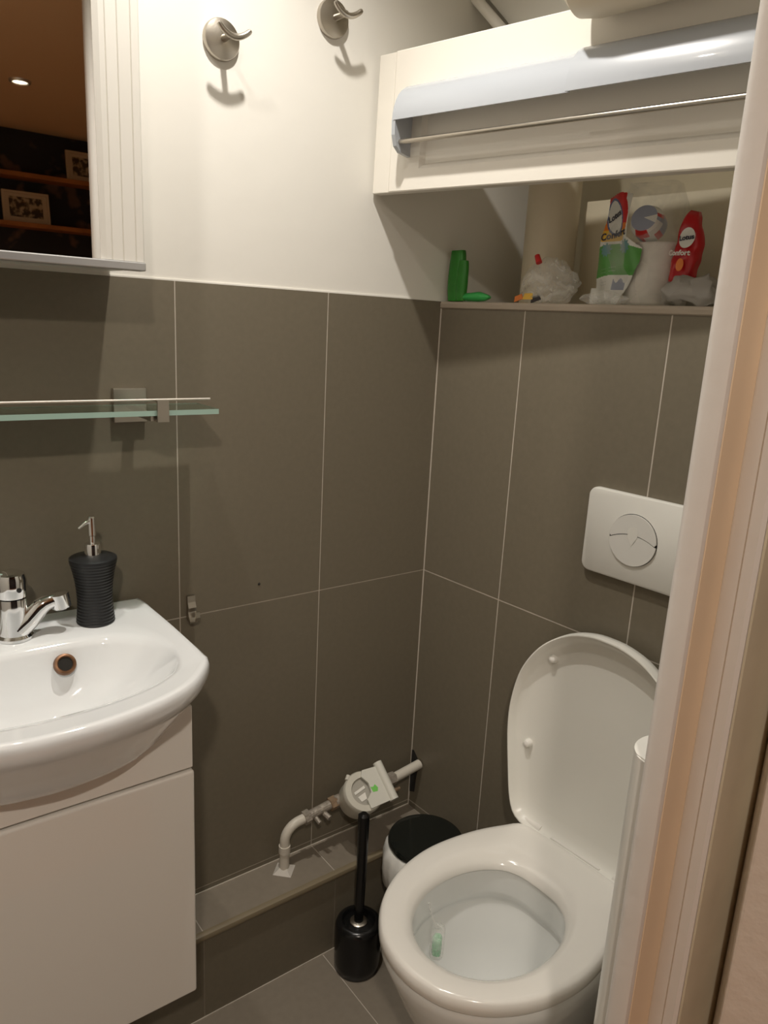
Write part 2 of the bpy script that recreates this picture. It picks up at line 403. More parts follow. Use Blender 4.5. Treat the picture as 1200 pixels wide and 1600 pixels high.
def framed(x0, x1, z0, z1, label, fm):
    t = thing('framed_picture', label, 'picture', ((x0+x1)/2, HB+.11, z0), group='framed pictures on the hall shelves')
    t.rotation_euler.x = math.radians(8)
    w_, h = (x1-x0)/2, z1-z0; bm = bmesh.new(); f = .012
    for lo, hi in (((-w_, -.01, 0), (w_, .008, f)), ((-w_, -.01, h-f), (w_, .008, h)), ((-w_, -.01, f), (-w_+f, .008, h-f)), ((w_-f, -.01, f), (w_, .008, h-f))): box(bm, lo, hi)
    obj('frame', bm, fm, t)
    obj('mount', B((-w_+f, -.006, f), (w_-f, .0, h-f)), 'photo_mount', t)
    obj('print', B((-w_+.035, .0, .03), (w_-.035, .0015, h-.03)), 'engraving', t)
framed(-.115, .13, 1.797, 1.965, 'sepia picture in a cream frame on the lower hall shelf, seen in the mirror', 'photo_mount')
framed(.235, .52, 2.057, 2.22, 'darker sepia picture on the upper hall shelf, partly cut off by the mirror edge', 'photo_mount')

def downlight(x, y, label, grp):
    t = thing('recessed_downlight', label, 'ceiling light', (x, y, CEIL-.011), group=grp)
    bm = bmesh.new(); lathe(bm, [(.030, .011), (.030, .004), (.034, .0), (.044, .002), (.046, .011)], cap=False); obj('ring', bm, 'lamp_ring', t, smooth=True)
    bm = bmesh.new(); lathe(bm, [(.029, .0105), (.029, .0095), (.0, .009)], n=24); obj('lens', bm, 'lamp', t)
downlight(*LAMP1, 'recessed ceiling spotlight above the steel wall hooks', 'bathroom ceiling spotlights')
downlight(*LAMP2, 'recessed ceiling spotlight above the washbasin', 'bathroom ceiling spotlights')
downlight(-.2, -2.95, 'recessed hall spotlight whose glare shows in the mirror', 'hall ceiling spotlights')
downlight(-1.45, -1.85, 'recessed hall spotlight outside the bathroom door', 'hall ceiling spotlights')

# ------------------------------------------------------------------ cabinet over the cistern ledge
# local x runs along the panel towards the door, local -y out of the panel into the room
uc = thing('wall_cabinet', 'cream wooden wall cabinet with a grey grip hood above the cistern ledge', 'cabinet', (-.19, -.0015, 1.59), RZP)
uc.rotation_euler.y = math.radians(1.2)
bm = bmesh.new(); box(bm, (0, -.002, .0), (.0405, .020, .233), .0015); obj('side_strip', bm, 'cream', uc)
def panel_grid():
    bm = bmesh.new(); x0, x1, z0, z1 = .043, .93, .0, .233
    rings = [((x0, z0, x1, z1), .018), ((x0, z0, x1, z1), -.0035), ((x0+.002, z0+.002, x1-.002, z1-.002), -.005),
             ((.114, .036, .88, .150), -.005), ((.122, .045, .872, .142), .003), ((.126, .049, .868, .138), .003)]
    vs = [[bm.verts.new((x, y, z)) for x, z in ((a, b), (c, b), (c, d), (a, d))] for (a, b, c, d), y in rings]
    for p, q in zip(vs, vs[1:]):
        for k in range(4): bm.faces.new((p[k], p[(k+1) % 4], q[(k+1) % 4], q[k]))
    bm.faces.new(vs[0]); bm.faces.new(vs[-1]); return bm
obj('front_panel', panel_grid(), 'cream', uc)
bm = B((.0, .021, .195), (.93, .115, .207)); obj('added_shade_board', bm, 'niche', uc)  # unseen board added behind the panel top to keep spot light off the niche
def hood(x0, x1, e=0, cut=0):
    bm = bmesh.new(); N = 14; o_, i_ = [], []
    for k in range(N+1):
        t = k/N*math.pi*.5
        o_.append((-.006-(.044+e)*math.sin(t), .108+(.062+e)*math.cos(t)))
        i_.append((-.006-(.041+e)*math.sin(t), .108+(.059+e)*math.cos(t)))
    prism(bm, [(x0, y, z) for y, z in o_+i_[::-1]], (x1-x0, 0, 0)); return bm
obj('grip_cover', hood(.088, .431), 'hood', uc, smooth=True)
obj('grip_cover', hood(.428, .90, .006), 'hood', uc, smooth=True)
bm = bmesh.new()
pts = [(-.005, .168)]+[(-.006-.043*math.sin(k/8*math.pi*.5), .108+.061*math.cos(k/8*math.pi*.5)) for k in range(9)]+[(-.048, .085), (-.042, .068), (-.030, .059), (-.005, .056)]
prism(bm, [(.084, y, z) for y, z in pts], (.008, 0, 0))
obj('cover_bracket', bm, 'hood', uc, label='pale grey end bracket')
bm = bmesh.new(); prism(bm, [(.890, y, z) for y, z in pts], (.008, 0, 0))
obj('cover_bracket', bm, 'hood', uc, label='pale grey end bracket')
bm = bmesh.new(); tube(bm, [(.09, -.034, .076), (.892, -.034, .076)], .0042, 16); obj('rail', bm, 'steel', uc, smooth=True, label='steel rail')

# duct lying over the panel top
bm = bmesh.new(); lathe(bm, [(.0, 0), (.026, .004), (.045, .02), (.050, .05), (.050, .50)], (.425, -.058, 0), (1, 0, 0), 40)
obj('ventilation_duct', bm, 'duct', loc=(-.1905, .004, 1.825), rz=RZP, smooth=True, label='beige round duct lying along the top of the cream wall cabinet', cat='duct')
# pipe and access panel up behind the cabinet top
a, b = RW(.004, -.032, 1.974), RW(.125, -.032, 1.862)
bm = bmesh.new(); tube(bm, [a-b, Vector((0, 0, 0))], .010, 16); obj('sloping_pipe', bm, 'plaster', loc=b, smooth=True, label='thin white sloping pipe behind the top edge of the wall cabinet', cat='pipe')
bm = bmesh.new(); prism(bm, [(.010, 0, .125), (.140, 0, .0), (.222, 0, -.0), (.222, 0, .42), (.010, 0, .42)], (0, .285, 0))
obj('boxed_casing', bm, 'plate', loc=RW(0, -.05, 1.86), rz=RZ, label='pale grey casing behind and above the top edge of the wall cabinet', cat='casing')

# ------------------------------------------------------------------ niche contents
bm = bmesh.new(); lathe(bm, [(.052, 0), (.052, .38)], n=40)
obj('soil_pipe', bm, 'duct', loc=RW(.158, -.14, 1.4062), smooth=True, label='thick beige vertical pipe at the back of the open niche', cat='pipe')

def pillow(W_, D_, H_, amp=.1, seed=0, nu=44, nv=34, top=.5, bot=.9, power=.42, fq=22, pinch=None):
    """crumpled bag: width along x, depth along y, base at z=0"""
    bm = bmesh.new(); loops = []
    for j in range(nv+1):
        v = j/nv; zz = v*H_
        s = (math.sin(math.pi*min(max(v*.94+.03, 0), 1))**power)
        taper = bot+(top-bot)*v
        lp = []
        for k in range(nu):
            t = 2*math.pi*k/nu; c, sn = math.cos(t), math.sin(t)
            x = math.copysign(abs(c)**.6, c)*W_/2*s*taper; y = math.copysign(abs(sn)**.7, sn)*D_/2*s*taper
            p = Vector((x, y, zz)); q = noise.noise_vector(p*fq+Vector((seed*7.1, seed*3.3, 0)))+.5*noise.noise_vector(p*fq*2.6+Vector((0, seed, 0)))
            p += q*amp*min(W_, D_, H_)
            p.z = max(p.z, 0)
            lp.append(p)
        loops.append(lp)
    loft(bm, loops); return bm
LZ = 1.4065
# green carton-like bag and flat packet
gb = obj('green_bag', pillow(.040, .022, .100, .07, 3, top=.96, bot=1.0, power=.07), 'greenbag', loc=RW(.027, -.013, LZ), rz=RZ, smooth=True, sharp=60,
    label='upright folded green plastic bag at the left end of the niche ledge', cat='bag')
bm = pillow(.026, .016, .080, .07, 4, top=.98, bot=1.0, power=.07)
for v in bm.verts: v.co.x += .020; v.co.y -= .004
obj('folded_flap', bm, 'greenbag', gb, smooth=True, sharp=60)
obj('flat_packet', pillow(.096, .022, .018, .16, 5, top=.9, bot=.9, power=.5), 'greenpack', loc=RW(.083, .0-.012, LZ), rz=RZ, smooth=True, sharp=60,
    label='small flat bright green packet lying beside the green bag', cat='packet')
t = thing('crumpled_bag', 'crumpled clear plastic bag with a red end on the niche ledge', 'plastic bag', RW(.235, -.055, LZ), RZ)
obj('film', pillow(.150, .072, .086, .23, 8, top=.40, bot=1.05, power=.35, fq=24), 'film2', t, smooth=True, sharp=40)
bm = bmesh.new()
def chip(cx, cy, cz, w_, h_, mi, tilt=0):
    c, s = math.cos(tilt), math.sin(tilt)
    prism(bm, [(cx+x*c-z*s, cy, cz+x*s+z*c) for x, z in ((-w_/2, -h_/2), (w_/2, -h_/2*.6), (w_/2*.8, h_/2), (-w_/2*.7, h_/2*.7))], (0, .002, 0), mi)
chip(-.050, -.030, .009, .022, .012, 0, .2); chip(-.026, -.031, .012, .024, .014, 1, -.1); chip(-.008, -.030, .008, .024, .012, 2, .2)
obj('printed_label', bm, ['orange', 'yellow', 'darkcloth'], t)
bm = bmesh.new(); tube(bm, [(-.026, -.014, .088), (-.018, -.016, .074)], [.005, .006], 10); obj('red_end', bm, 'red', t, smooth=True)
obj('film_scrap', pillow(.12, .04, .022, .25, 14, top=.5, bot=1.0, power=.5, fq=30), 'film2', loc=RW(.385, -.018, LZ), rz=RZ, smooth=True, sharp=45,
    label='flat crumpled clear film between the clear bag and the tissue pack', cat='plastic film')

# big clear pack of tissue with printed face
pk = thing('tissue_pack', 'opened clear pack printed Lotus Confort with white tissue rolls inside', 'tissue pack', RW(.40, -.105, LZ), RZ)
def wrap(u, v):
    """front of the pack: u along the ledge, v up"""
    y = -.056+.10*(abs(u-.01)/.085)**2*.20+.004*math.sin(u*90+v*40)+.003*noise.noise(Vector((u*30, v*30, 2)))+.10*max(0, v-.11)**1.25
    return y
bm = bmesh.new(); loops = []
for j in range(31):
    v = j/30*.205; lp = []
    for k in range(48):
        t_ = 2*math.pi*k/48; c, s = math.cos(t_), math.sin(t_)
        hw = (.082 if v < .10 else .082-(v-.10)*.38)
        x = math.copysign(abs(c)**.55, c)*hw+.004
        y = math.copysign(abs(s)**.6, s)*.052*(1-max(0, v-.12)*4)
        p = Vector((x, y, v)); p += (noise.noise_vector(p*20)+.3*noise.noise_vector(p*45))*.006
        p.z = max(p.z, 0); lp.append(p)
    loops.append(lp)
loft(bm, loops)
obj('wrapper', bm, 'film', pk, smooth=True, sharp=40)
# printed face: u in [-.072, .03], v in [.0, .17]
NX, NZ = 104, 170
bm = bmesh.new(); grid = {}
U0, U1, V1 = -.084, .028, .190
def inside_face(u, v):
    left = -.067-(.014 if v < .03 else 0)-.006*math.sin(v*30)
    right = -.008+(.034*max(0, min(1, (.115-v)/.02)) if v > .07 else .034-(.07-v)*.55)
    if v > .188-.16*abs(u+.030): return False
    return left < u < right
def colour(u, v):
    su, sv = u+.042, v-.145       # shield
    r = math.hypot(su/.029, sv/.043)
    if v > .108 and r < 1.12 or (v > .110 and abs(su) < .025):
        e = math.hypot((su-.001)*math.cos(.35)+(sv-.004)*math.sin(.35), (-(su-.001)*math.sin(.35)+(sv-.004)*math.cos(.35))*.62)
        if e < .0175: return 0
        if e < .0203: return 6
        if r > .72 and v > .138: return 2
        return 4 if v < .127 else 3
    for cx, cz in ((-.050, .094), (-.010, .099)):
        if math.hypot(u-cx, v-cz) < .0105+.002*math.sin(9*math.atan2(v-cz, u-cx)): return 5
    if .047+(.012*math.sin((u+.07)*30)) *.4 < v < .094+.010*math.sin((u+.09)*28): return 1
    if -.026 < u < -.002 and .026 < v < .042+.004*math.sin(u*400): return 7
    return 0
for i in range(NX):
    for j in range(NZ):
        u, v = U0+(U1-U0)*(i+.5)/NX, V1*(j+.5)/NZ
        if inside_face(u, v):
            q = []
            for a_, b_ in ((i, j), (i+1, j), (i+1, j+1), (i, j+1)):
                if (a_, b_) not in grid:
                    uu, vv = U0+(U1-U0)*a_/NX, V1*b_/NZ; grid[a_, b_] = bm.verts.new((uu, wrap(uu, vv), vv))
                q.append(grid[a_, b_])
            bm.faces.new(q).material_index = colour(u, v)
pf = obj('printed_face', bm, ['print_white', 'green', 'red', 'orange', 'yellow', 'teal', 'blue', 'violet'], pk, smooth=True, label='printed shield, leaves and green wave')
bm = bmesh.new()
def on_face(cu, cv, k=.0012): return lambda x, y: Vector((cu+x, wrap(cu+x, cv+y)-k, cv+y))
add_text(bm, 'Lotus', .0150, on_face(-.041, .1500), .38, .0004)
add_text(bm, 'Confort', .0165, on_face(-.038, .1190), .16, .0005)
for k, (cu, cv) in enumerate(((-.050, .062), (-.030, .065), (-.050, .056), (-.030, .059))):
    add_text(bm, 'maxi douceur' if k < 0 else '- - - -', .006, on_face(cu, cv), .08, 0, 1)
for cv in (.040, .035): add_text(bm, '- - - - -', .006, on_face(-.048, cv), .08, 0, 0)
obj('lettering', bm, ['ink', 'print_white'], pf)
# wrapped blue-red roll seen in the top of the pack
bm = bmesh.new(); lathe(bm, [(.0, 0), (.010, .001), (.020, .003), (.027, .010), (.028, .034), (.022, .05), (0, .052)], (0, 0, 0), (0.2, -1, .3), 48)
bm.faces.ensure_lookup_table()
for f in bm.faces:
    c = f.calc_center_median(); f.material_index = 1 if noise.noise(c*45) > .12 else (2 if noise.noise(c*45+Vector((5, 0, 0))) > .22 else 0)
obj('wrapped_roll', bm, ['violet', 'print_white', 'red'], loc=RW(.414, -.095, LZ+.128), rz=RZ, smooth=True, label='roll in blue, white and red wrapping showing through the top of the tissue pack', cat='tissue roll')
bm = bmesh.new(); lathe(bm, [(.016, 0), (.050, .0), (.0525, .003), (.0525, .100), (.050, .103), (.016, .103)], n=44)
obj('toilet_roll', bm, 'paper', loc=RW(.425, -.107, LZ+.002), rz=RZ, smooth=True, label='white toilet roll standing inside the clear tissue pack', cat='toilet roll')

# red pack
rp = thing('red_pack', 'red film pack printed Lotus Confort leaning right of the clear tissue pack', 'tissue pack', RW(.492, -.072, LZ+.030), RZ)
rp.rotation_euler.y = math.radians(4)
obj('film', pillow(.054, .040, .118, .14, 21, top=.62, bot=.98, power=.3, fq=24), 'redbag', rp, smooth=True, sharp=50)
def rf(cu, cv): return lambda x, y: Vector((cu+x, -.0235+((cu+x)/.03)**2*.010+max(0, cv+y-.06)*.10, cv+y))
bm = bmesh.new()
ell = [(.0125*math.cos(2*math.pi*k/28), .016*math.sin(2*math.pi*k/28)) for k in range(28)]
fn = rf(.006, .078); bm.faces.new([bm.verts.new(fn(x, y)-Vector((0, -.0002, 0))) for x, y in ell]).material_index = 0
add_text(bm, 'Lotus', .0105, lambda x, y: rf(.006, .078)(x, y)-Vector((0, .0010, 0)), .2, .0004, 1)
add_text(bm, 'Confort', .0115, lambda x, y: rf(-.002, .054)(x, y)-Vector((0, .0010, 0)), .05, .0004, 0)
fn = rf(.004, .036); bm.faces.new([bm.verts.new(fn(x*.5, y*.62)) for x, y in ell]).material_index = 2
obj('lettering', bm, ['print_white', 'ink', 'orange'], rp)
obj('folded_cloth', pillow(.100, .07, .046, .26, 31, top=.86, bot=1.0, power=.3, fq=30), 'cloth', loc=RW(.525, -.055, LZ), rz=RZ, smooth=True, sharp=40,
    label='crumpled grey cloth on the niche ledge under the red pack', cat='cloth')

# ------------------------------------------------------------------ wall hooks
def hook(x, z, label, group):
    t = thing('wall_hook', label, 'hook', (x, .004, z), group=group)
    bm = bmesh.new(); lathe(bm, [(.0305, 0), (.0305, .006), (.029, .0085), (.012, .013), (.0, .0135)], (0, 0, 0), (0, -1, 0), 48); obj('base_disc', bm, 'steel', t, smooth=True)
    bm = bmesh.new(); tube(bm, [(0, -.010, 0), (0, -.046, -.002)], [.0055, .0045], 14); obj('stem', bm, 'steel', t, smooth=True)
    bm = bmesh.new(); pts, rs = [], []
    for k in range(25):
        u = -1+2*k/24; pts.append((u*.027, -.049-.006*(u*u)*.4, -.006+.0135*u*u)); rs.append(.0048*(1-.15*u*u) if abs(u) < .99 else .003)
    tube(bm, pts, rs, 14); obj('arm', bm, 'steel', t, smooth=True)
hook(-.498, 1.778, 'round brushed steel wall hook nearer the mirror cabinet', 'steel wall hooks')
hook(-.290, 1.859, 'round brushed steel wall hook nearer the cream wall cabinet', 'steel wall hooks')
t = thing('towel_clip', 'small narrow steel clip hook on the tile joint above the basin corner', 'hook', (-.562, -.0008, .806))
bm = bmesh.new(); loop = [(-.0, .048), (-.005, .048), (-.006, .036), (-.010, .026), (-.008, .018), (-.012, .008), (-.018, .002), (-.016, -.001), (-.009, .0), (0, .002)]
prism(bm, [(-.0075, y, z) for y, z in loop], (.015, 0, 0)); obj('back_plate', bm, 'steel', t)
bm = bmesh.new(); prism(bm, [(.001, y, z) for y, z in ((-.018, .002), (-.023, .010), (-.022, .021), (-.019, .021), (-.018, .011), (-.014, .004))], (.008, 0, 0)); obj('prong', bm, 'steel', t)
bm = bmesh.new(); lathe(bm, [(.0028, 0), (.0022, .0010), (.0, .0012)], (0, 0, 0), (0, -1, 0), 14)
obj('wall_plug', bm, 'gap', loc=(-.421, -.0005, .851), label='tiny drilled hole plug in the left tiled wall', cat='plug')

# ------------------------------------------------------------------ mirror cabinet
mc = thing('mirror_cabinet', 'mirror cabinet with a white ribbed frame above the washbasin', 'mirror cabinet', (-.933, .0035, 1.409))
obj('carcass', B((-.248, -.130, .003), (.248, .0, .62)), 'frame', mc)
bm = bmesh.new()
prof = [(.190, -.130), (.190, -.146), (.197, -.1495), (.2035, -.150), (.2045, -.1485), (.2055, -.150), (.219, -.150), (.220, -.1485), (.221, -.150), (.2365, -.150), (.2375, -.1485), (.2385, -.150), (.2475, -.150), (.250, -.1475), (.250, -.130)]
for sg in (1, -1): prism(bm, [(sg*x, y, .012) for x, y in prof], (0, 0, .61))
box(bm, (-.190, -.15, .56), (.190, -.13, .622))
obj('frame', bm, 'frame', mc)
obj('mirror_pane', B((-.190, -.1455, .012), (.190, -.131, .56)), 'mirror', mc)
bm = B((-.250, -.153, 0), (.250, -.128, .0115), .0015); obj('bottom_rail', bm, 'alu', mc, label='grey aluminium bottom rail')

# ------------------------------------------------------------------ glass shelf
gs = thing('glass_shelf', 'green-edged glass shelf on steel brackets below the mirror cabinet', 'shelf', (-.875, -.0006, 1.205))
gx0, gx1 = -.30, .315
bm = bmesh.new(); box(bm, (gx0, -.120, -.004), (gx1, -.034, .004), 0)
for f in bm.faces:
    f.material_index = 1 if abs(f.calc_center_median().z) < .003 else 0
obj('glass_plate', bm, ['glass', 'glass_edge'], gs)
for sx in (-1, 1):
    cx = .211*sx
    obj('wall_plate', B((cx-.027, -.010, -.028), (cx+.027, .0, .027), .001), 'steel', gs)
    bm = bmesh.new(); box(bm, (cx-.006, -.116, -.0125), (cx+.012, -.009, -.0045), .0005); obj('arm', bm, 'steel', gs)
    cx2 = .2215*sx; bm = bmesh.new()
    prism(bm, [(cx2-.009, y, z) for y, z in ((-.126, -.013), (-.126, .020), (-.108, .020), (-.108, .017), (-.1225, .017), (-.1225, -.0095), (-.108, -.0095), (-.108, -.013))], (.018, 0, 0))
    obj('clip', bm, 'steel', gs)
bm = bmesh.new(); tube(bm, [(gx0+.005, -.113, .0195), (.303, -.113, .0195)], .0018, 10); obj('rail', bm, 'bright_steel', gs, smooth=True, label='thin bright steel rail')

# ------------------------------------------------------------------ washbasin and vanity
BX = -.875
wb_ = thing('washbasin', 'white glossy ceramic washbasin on the vanity unit', 'washbasin', (BX, 0, .74))
lip = sym_loop([(0, -.001), (.12, -.001), (.205, -.001), (.219, -.010), (.2205, -.08), (.2205, -.20), (.2205, -.272), (.2165, -.300), (.176, -.350), (.122, -.380), (.050, -.3975), (0, -.400)], 128)
rim = sym_loop([(0, -.130), (.07, -.131), (.125, -.142), (.168, -.175), (.185, -.225), (.178, -.272), (.150, -.308), (.09, -.333), (0, -.343)], 128)
und = sym_loop([(0, -.012), (.12, -.012), (.18, -.012), (.190, -.03), (.192, -.10), (.190, -.18), (.182, -.235), (.160, -.275), (.12, -.305), (.075, -.322), (.03, -.33), (0, -.332)], 128)
cb = sym_loop([(0, -.17), (.03, -.175), (.05, -.20), (.055, -.23), (.045, -.26), (.025, -.278), (0, -.282)], 128)
def sc(l, f, z, c=(0, -.22)): return [Vector((c[0]+(p.x-c[0])*f, c[1]+(p.y-c[1])*f, z)) for p in l]
Z0 = -.74
# the underside stays in front of the wall
loops = [mixl(und, cb, .30, .004), mixl(und, cb, .12, .009), mixl(und, cb, .02, .018), mixl(lip, und, .88, .033), mixl(lip, und, .60, .055), mixl(lip, und, .26, .085), mixl(lip, und, .06, .102), mixl(lip, und, 0, .113), mixl(lip, rim, .01, .123),
         mixl(lip, rim, .05, .1295), mixl(lip, rim, .12, .1315), mixl(lip, rim, .25, .1300), mixl(lip, rim, .70, .1285), mixl(lip, rim, .90, .127),
         mixl(rim, cb, .0, .123), mixl(rim, cb, .05, .115), mixl(rim, cb, .16, .095), mixl(rim, cb, .32, .070), mixl(rim, cb, .55, .045), mixl(rim, cb, .8, .030), mixl(rim, cb, 1.0, .0235), sc(cb, .35, .0215, (0, -.225))]
for l in loops:
    for p in l: p.y = min(p.y, -.001)
bm = bmesh.new(); loft(bm, loops)
obj('bowl', bm, 'basin', wb_, smooth=True, sharp=60)
# overflow ring set in the back slope of the bowl
ovc = Vector((BX+.056, -.145, .839)) - Vector((BX, 0, .74))
bm = bmesh.new(); nrm = Vector((0, -.78, .55)).normalized()
lathe(bm, [(.0105, -.003), (.0105, .0025), (.012, .0045), (.0150, .0035), (.0165, -.003)], ovc, nrm, 32, cap=False)
obj('overflow_ring', bm, 'rust', wb_, smooth=True, label='rust-stained overflow ring')
bm = bmesh.new(); lathe(bm, [(.0108, .0006), (.0, .0008)], ovc, nrm, 24); obj('overflow_hole', bm, 'gap', wb_)
bm = bmesh.new(); lathe(bm, [(.022, .0), (.022, .003), (.015, .004), (.0, .004)], (0, -.225, .0215), n=30); obj('drain', bm, 'chrome', wb_, smooth=True)

vn = thing('vanity_unit', 'glossy white wall-hung vanity unit with a handleless door', 'vanity', (BX, 0, .280))
bm = bmesh.new(); box(bm, (-.193, -.262, .004), (.193, -.1045, .41)); obj('carcass', bm, 'vanity', vn)
obj('fascia', B((-.196, -.283, .413), (.196, -.262, .515), .0015), 'vanity', vn)
obj('door', B((-.198, -.285, .0), (.198, -.264, .4075), .004, 3), 'vanity', vn)

fa = thing('mixer_tap', 'chrome single-lever mixer tap with its spout swung sideways', 'tap', (-.872, -.078, .8688))
bm = bmesh.new(); lathe(bm, [(.026, 0), (.026, .004), (.0225, .008), (.021, .03), (.021, .062), (.0205, .064)], n=40); obj('body', bm, 'chrome', fa, smooth=True)
bm = bmesh.new(); lathe(bm, [(.0208, .066), (.0213, .068), (.0213, .094), (.019, .101), (.010, .105), (.0, .106)], n=40)
tube(bm, [(-.010, .0, .094), (-.045, -.006, .110), (-.085, -.012, .118)], [.010, .008, .006], 14); obj('lever', bm, 'chrome', fa, smooth=True)
bm = bmesh.new(); tube(bm, [(.004, -.006, .014), (.020, -.008, .028), (.034, -.009, .044), (.043, -.010, .050), (.053, -.011, .053), (.062, -.012, .052)], [.017, .0155, .014, .0125, .0115, .0115], 22); obj('spout', bm, 'chrome', fa, smooth=True)
bm = bmesh.new(); lathe(bm, [(.0, .014), (.0140, .012), (.0145, 0), (.0142, -.010), (.012, -.012), (0, -.012)], (.064, -.012, .051), (-.15, 0, 1), n=24); obj('aerator', bm, 'chrome', fa, smooth=True)
bm = bmesh.new(); lathe(bm, [(.0035, .0), (.0035, .0016), (0, .0017)], (.006, -.0205, .080), (.28, -.96, 0), 16); obj('set_screw', bm, 'black', fa, label='black dot on the lever cap')

sd = thing('soap_dispenser', 'black ribbed soap dispenser with a chrome pump on the basin corner', 'soap dispenser', (-.752, -.074, .8690))
bm = bmesh.new(); pr = []
N = 96
for k in range(N+1):
    v = k/N; h = v*.094
    r = .0275+.0095*(abs(v-.36)/.64)**2.0 if v > .36 else .0275+.003*((.36-v)/.36)**1.5
    r += .0005*math.sin(v*2*math.pi*20)
    if v < .02: r -= .001
    pr.append((r, h))
pr += [(.0372, .0955), (.0368, .0985), (.034, .1000), (.0135, .1015)]
lathe(bm, pr, n=56); obj('bottle', bm, 'blackmatt', sd, smooth=True, sharp=50)
bm = bmesh.new(); lathe(bm, [(.0128, .1), (.0128, .118), (.0118, .120), (.005, .121), (.005, .131), (.0065, .132), (.0065, .158), (.005, .160), (0, .160)], n=30); obj('pump', bm, 'chrome', sd, smooth=True)
bm = bmesh.new(); tube(bm, [(0, 0, .155), (-.014, -.006, .151), (-.024, -.010, .146)], [.0032, .0028, .0022], 12); obj('nozzle', bm, 'chrome', sd, smooth=True)

sd.scale = (.965, .965, 1.085)
# ------------------------------------------------------------------ flush plate
fp = thing('flush_plate', 'white dual flush plate with a round two-part button', 'flush plate', RW(.518, 0.0003, .940), RZ)
bm = bmesh.new(); r_ = .016; poly = []
for cx, cz, a0 in ((.098-r_, .154-r_, 0), (-.098+r_, .154-r_, 90), (-.098+r_, r_, 180), (.098-r_, r_, 270)):
    for k in range(9):
        a_ = math.radians(a0+90*k/8); poly.append((cx+r_*math.cos(a_), cz+r_*math.sin(a_)))
lp = lambda f, y: [Vector((x*f, y, .077+(z-.077)*f)) for x, z in poly]
loft(bm, [lp(1, 0), lp(1, -.007), lp(.992, -.0098), lp(.975, -.011)]); obj('plate', bm, 'plate', fp, smooth=True, sharp=50)
def halfdisc(r, y0, y1, top):
    bm = bmesh.new(); N = 30
    # the split is a shallow arc
    a0 = math.radians(4)
    up_ = [(r*math.cos(a0+(math.pi-2*a0)*k/N), r*math.sin(a0+(math.pi-2*a0)*k/N)) for k in range(N+1)]
    if top:
        cut = [(r*.995*(-1+2*k/N), -.002+.012*(1-(-1+2*k/N)**2)) for k in range(N+1)]
        pts = up_+cut[1:-1]
    else:
        dn = [(r*math.cos(math.pi+a0+(math.pi-2*a0)*k/N), r*math.sin(math.pi+a0+(math.pi-2*a0)*k/N)) for k in range(N+1)]
        cut = [(r*.995*(1-2*k/N), -.0034+.012*(1-(1-2*k/N)**2)) for k in range(N+1)]
        pts = dn+cut[1:-1]
    prism(bm, [(x, y0, .077+z) for x, z in pts], (0, y1-y0, 0)); return bm
bm = bmesh.new(); lathe(bm, [(.0458, .0108), (.0458, .0114), (0, .0115)], (0, 0, .077), (0, -1, 0), 48); obj('button_recess', bm, 'gap', fp)
obj('full_flush_button', halfdisc(.0448, -.0115, -.0145, True), 'plate_button', fp)
obj('half_flush_button', halfdisc(.0448, -.0115, -.0143, False), 'plate_button', fp)
bm = bmesh.new(); prism(bm, [(x, -.01455, .077+z) for x, z in [(.010*math.cos(math.pi*k/12), .014+.009*math.sin(math.pi*k/12)) for k in range(13)]+[(-.009, .006), (0, -.010), (.009, .006)]], (0, -.0003, 0)); obj('drop_mark', bm, 'plate', fp)

# ------------------------------------------------------------------ toilet
SC_ = .520
to = thing('toilet', 'white wall-hung toilet with its lid raised', 'toilet', RW(SC_, 0, .07), RZ)
ZB = -.07
seat_o = sym_loop([(0, -.068), (.07, -.068), (.118, -.074), (.138, -.110), (.160, -.170), (.1745, -.245), (.175, -.305), (.160, -.370), (.126, -.430), (.078, -.472), (.035, -.488), (0, -.492)], 112)
seat_i = sym_loop([(0, -.172), (.045, -.176), (.078, -.198), (.102, -.240), (.112, -.290), (.107, -.345), (.085, -.392), (.052, -.422), (.020, -.434), (0, -.436)], 112)
pan_o = sc(seat_o, .975, 0, (0, -.28))
for p in pan_o: p.y = min(p.y, -.001)
back = sym_loop([(0, -.0), (.09, -.0), (.118, -.0), (.128, -.02), (.145, -.09), (.168, -.18), (.172, -.30), (.156, -.37), (.123, -.428), (.076, -.468), (.034, -.484), (0, -.488)], 112)
def bk(fx, fy, z): return [Vector((p.x*fx, p.y*fy, z)) for p in back]
bm = bmesh.new()
hole = sc(seat_i, 1.02, 0, (0, -.31)); bott = sym_loop([(0, -.23), (.03, -.235), (.045, -.26), (.05, -.29), (.04, -.32), (.02, -.34), (0, -.345)], 112)
loops = [bk(.52, .55, .075+ZB), bk(.60, .64, .085+ZB), bk(.66, .72, .13+ZB), bk(.76, .82, .20+ZB), bk(.88, .92, .28+ZB), bk(.965, .975, .345+ZB), bk(1, 1, .375+ZB), bk(1, 1, .388+ZB), bk(.985, .99, .395+ZB),
         mixl(back, hole, .5, .396+ZB), mixl(hole, bott, 0, .395+ZB), mixl(hole, bott, .01, .388+ZB), mixl(hole, bott, .0, .350+ZB), mixl(hole, bott, .0, .338+ZB), mixl(hole, bott, -.05, .334+ZB),
         mixl(hole, bott, -.05, .326+ZB), mixl(hole, bott, .06, .310+ZB), mixl(hole, bott, .25, .265+ZB), mixl(hole, bott, .50, .225+ZB), mixl(hole, bott, .75, .20+ZB), mixl(hole, bott, .95, .185+ZB),
         mixl(hole, bott, 1.05, .165+ZB), mixl(hole, bott, 1.15, .14+ZB)]
loft(bm, loops); obj('pan', bm, 'ceramic', to, smooth=True, sharp=50)
bm = bmesh.new(); lv = sc(bott, 1.02, .166+ZB, (0, -.285)); bm.faces.new([bm.verts.new(p) for p in lv])
M['water'] = mat('toilet_water', (.55, .57, .52), .03, trans=.5, ior=1.33)
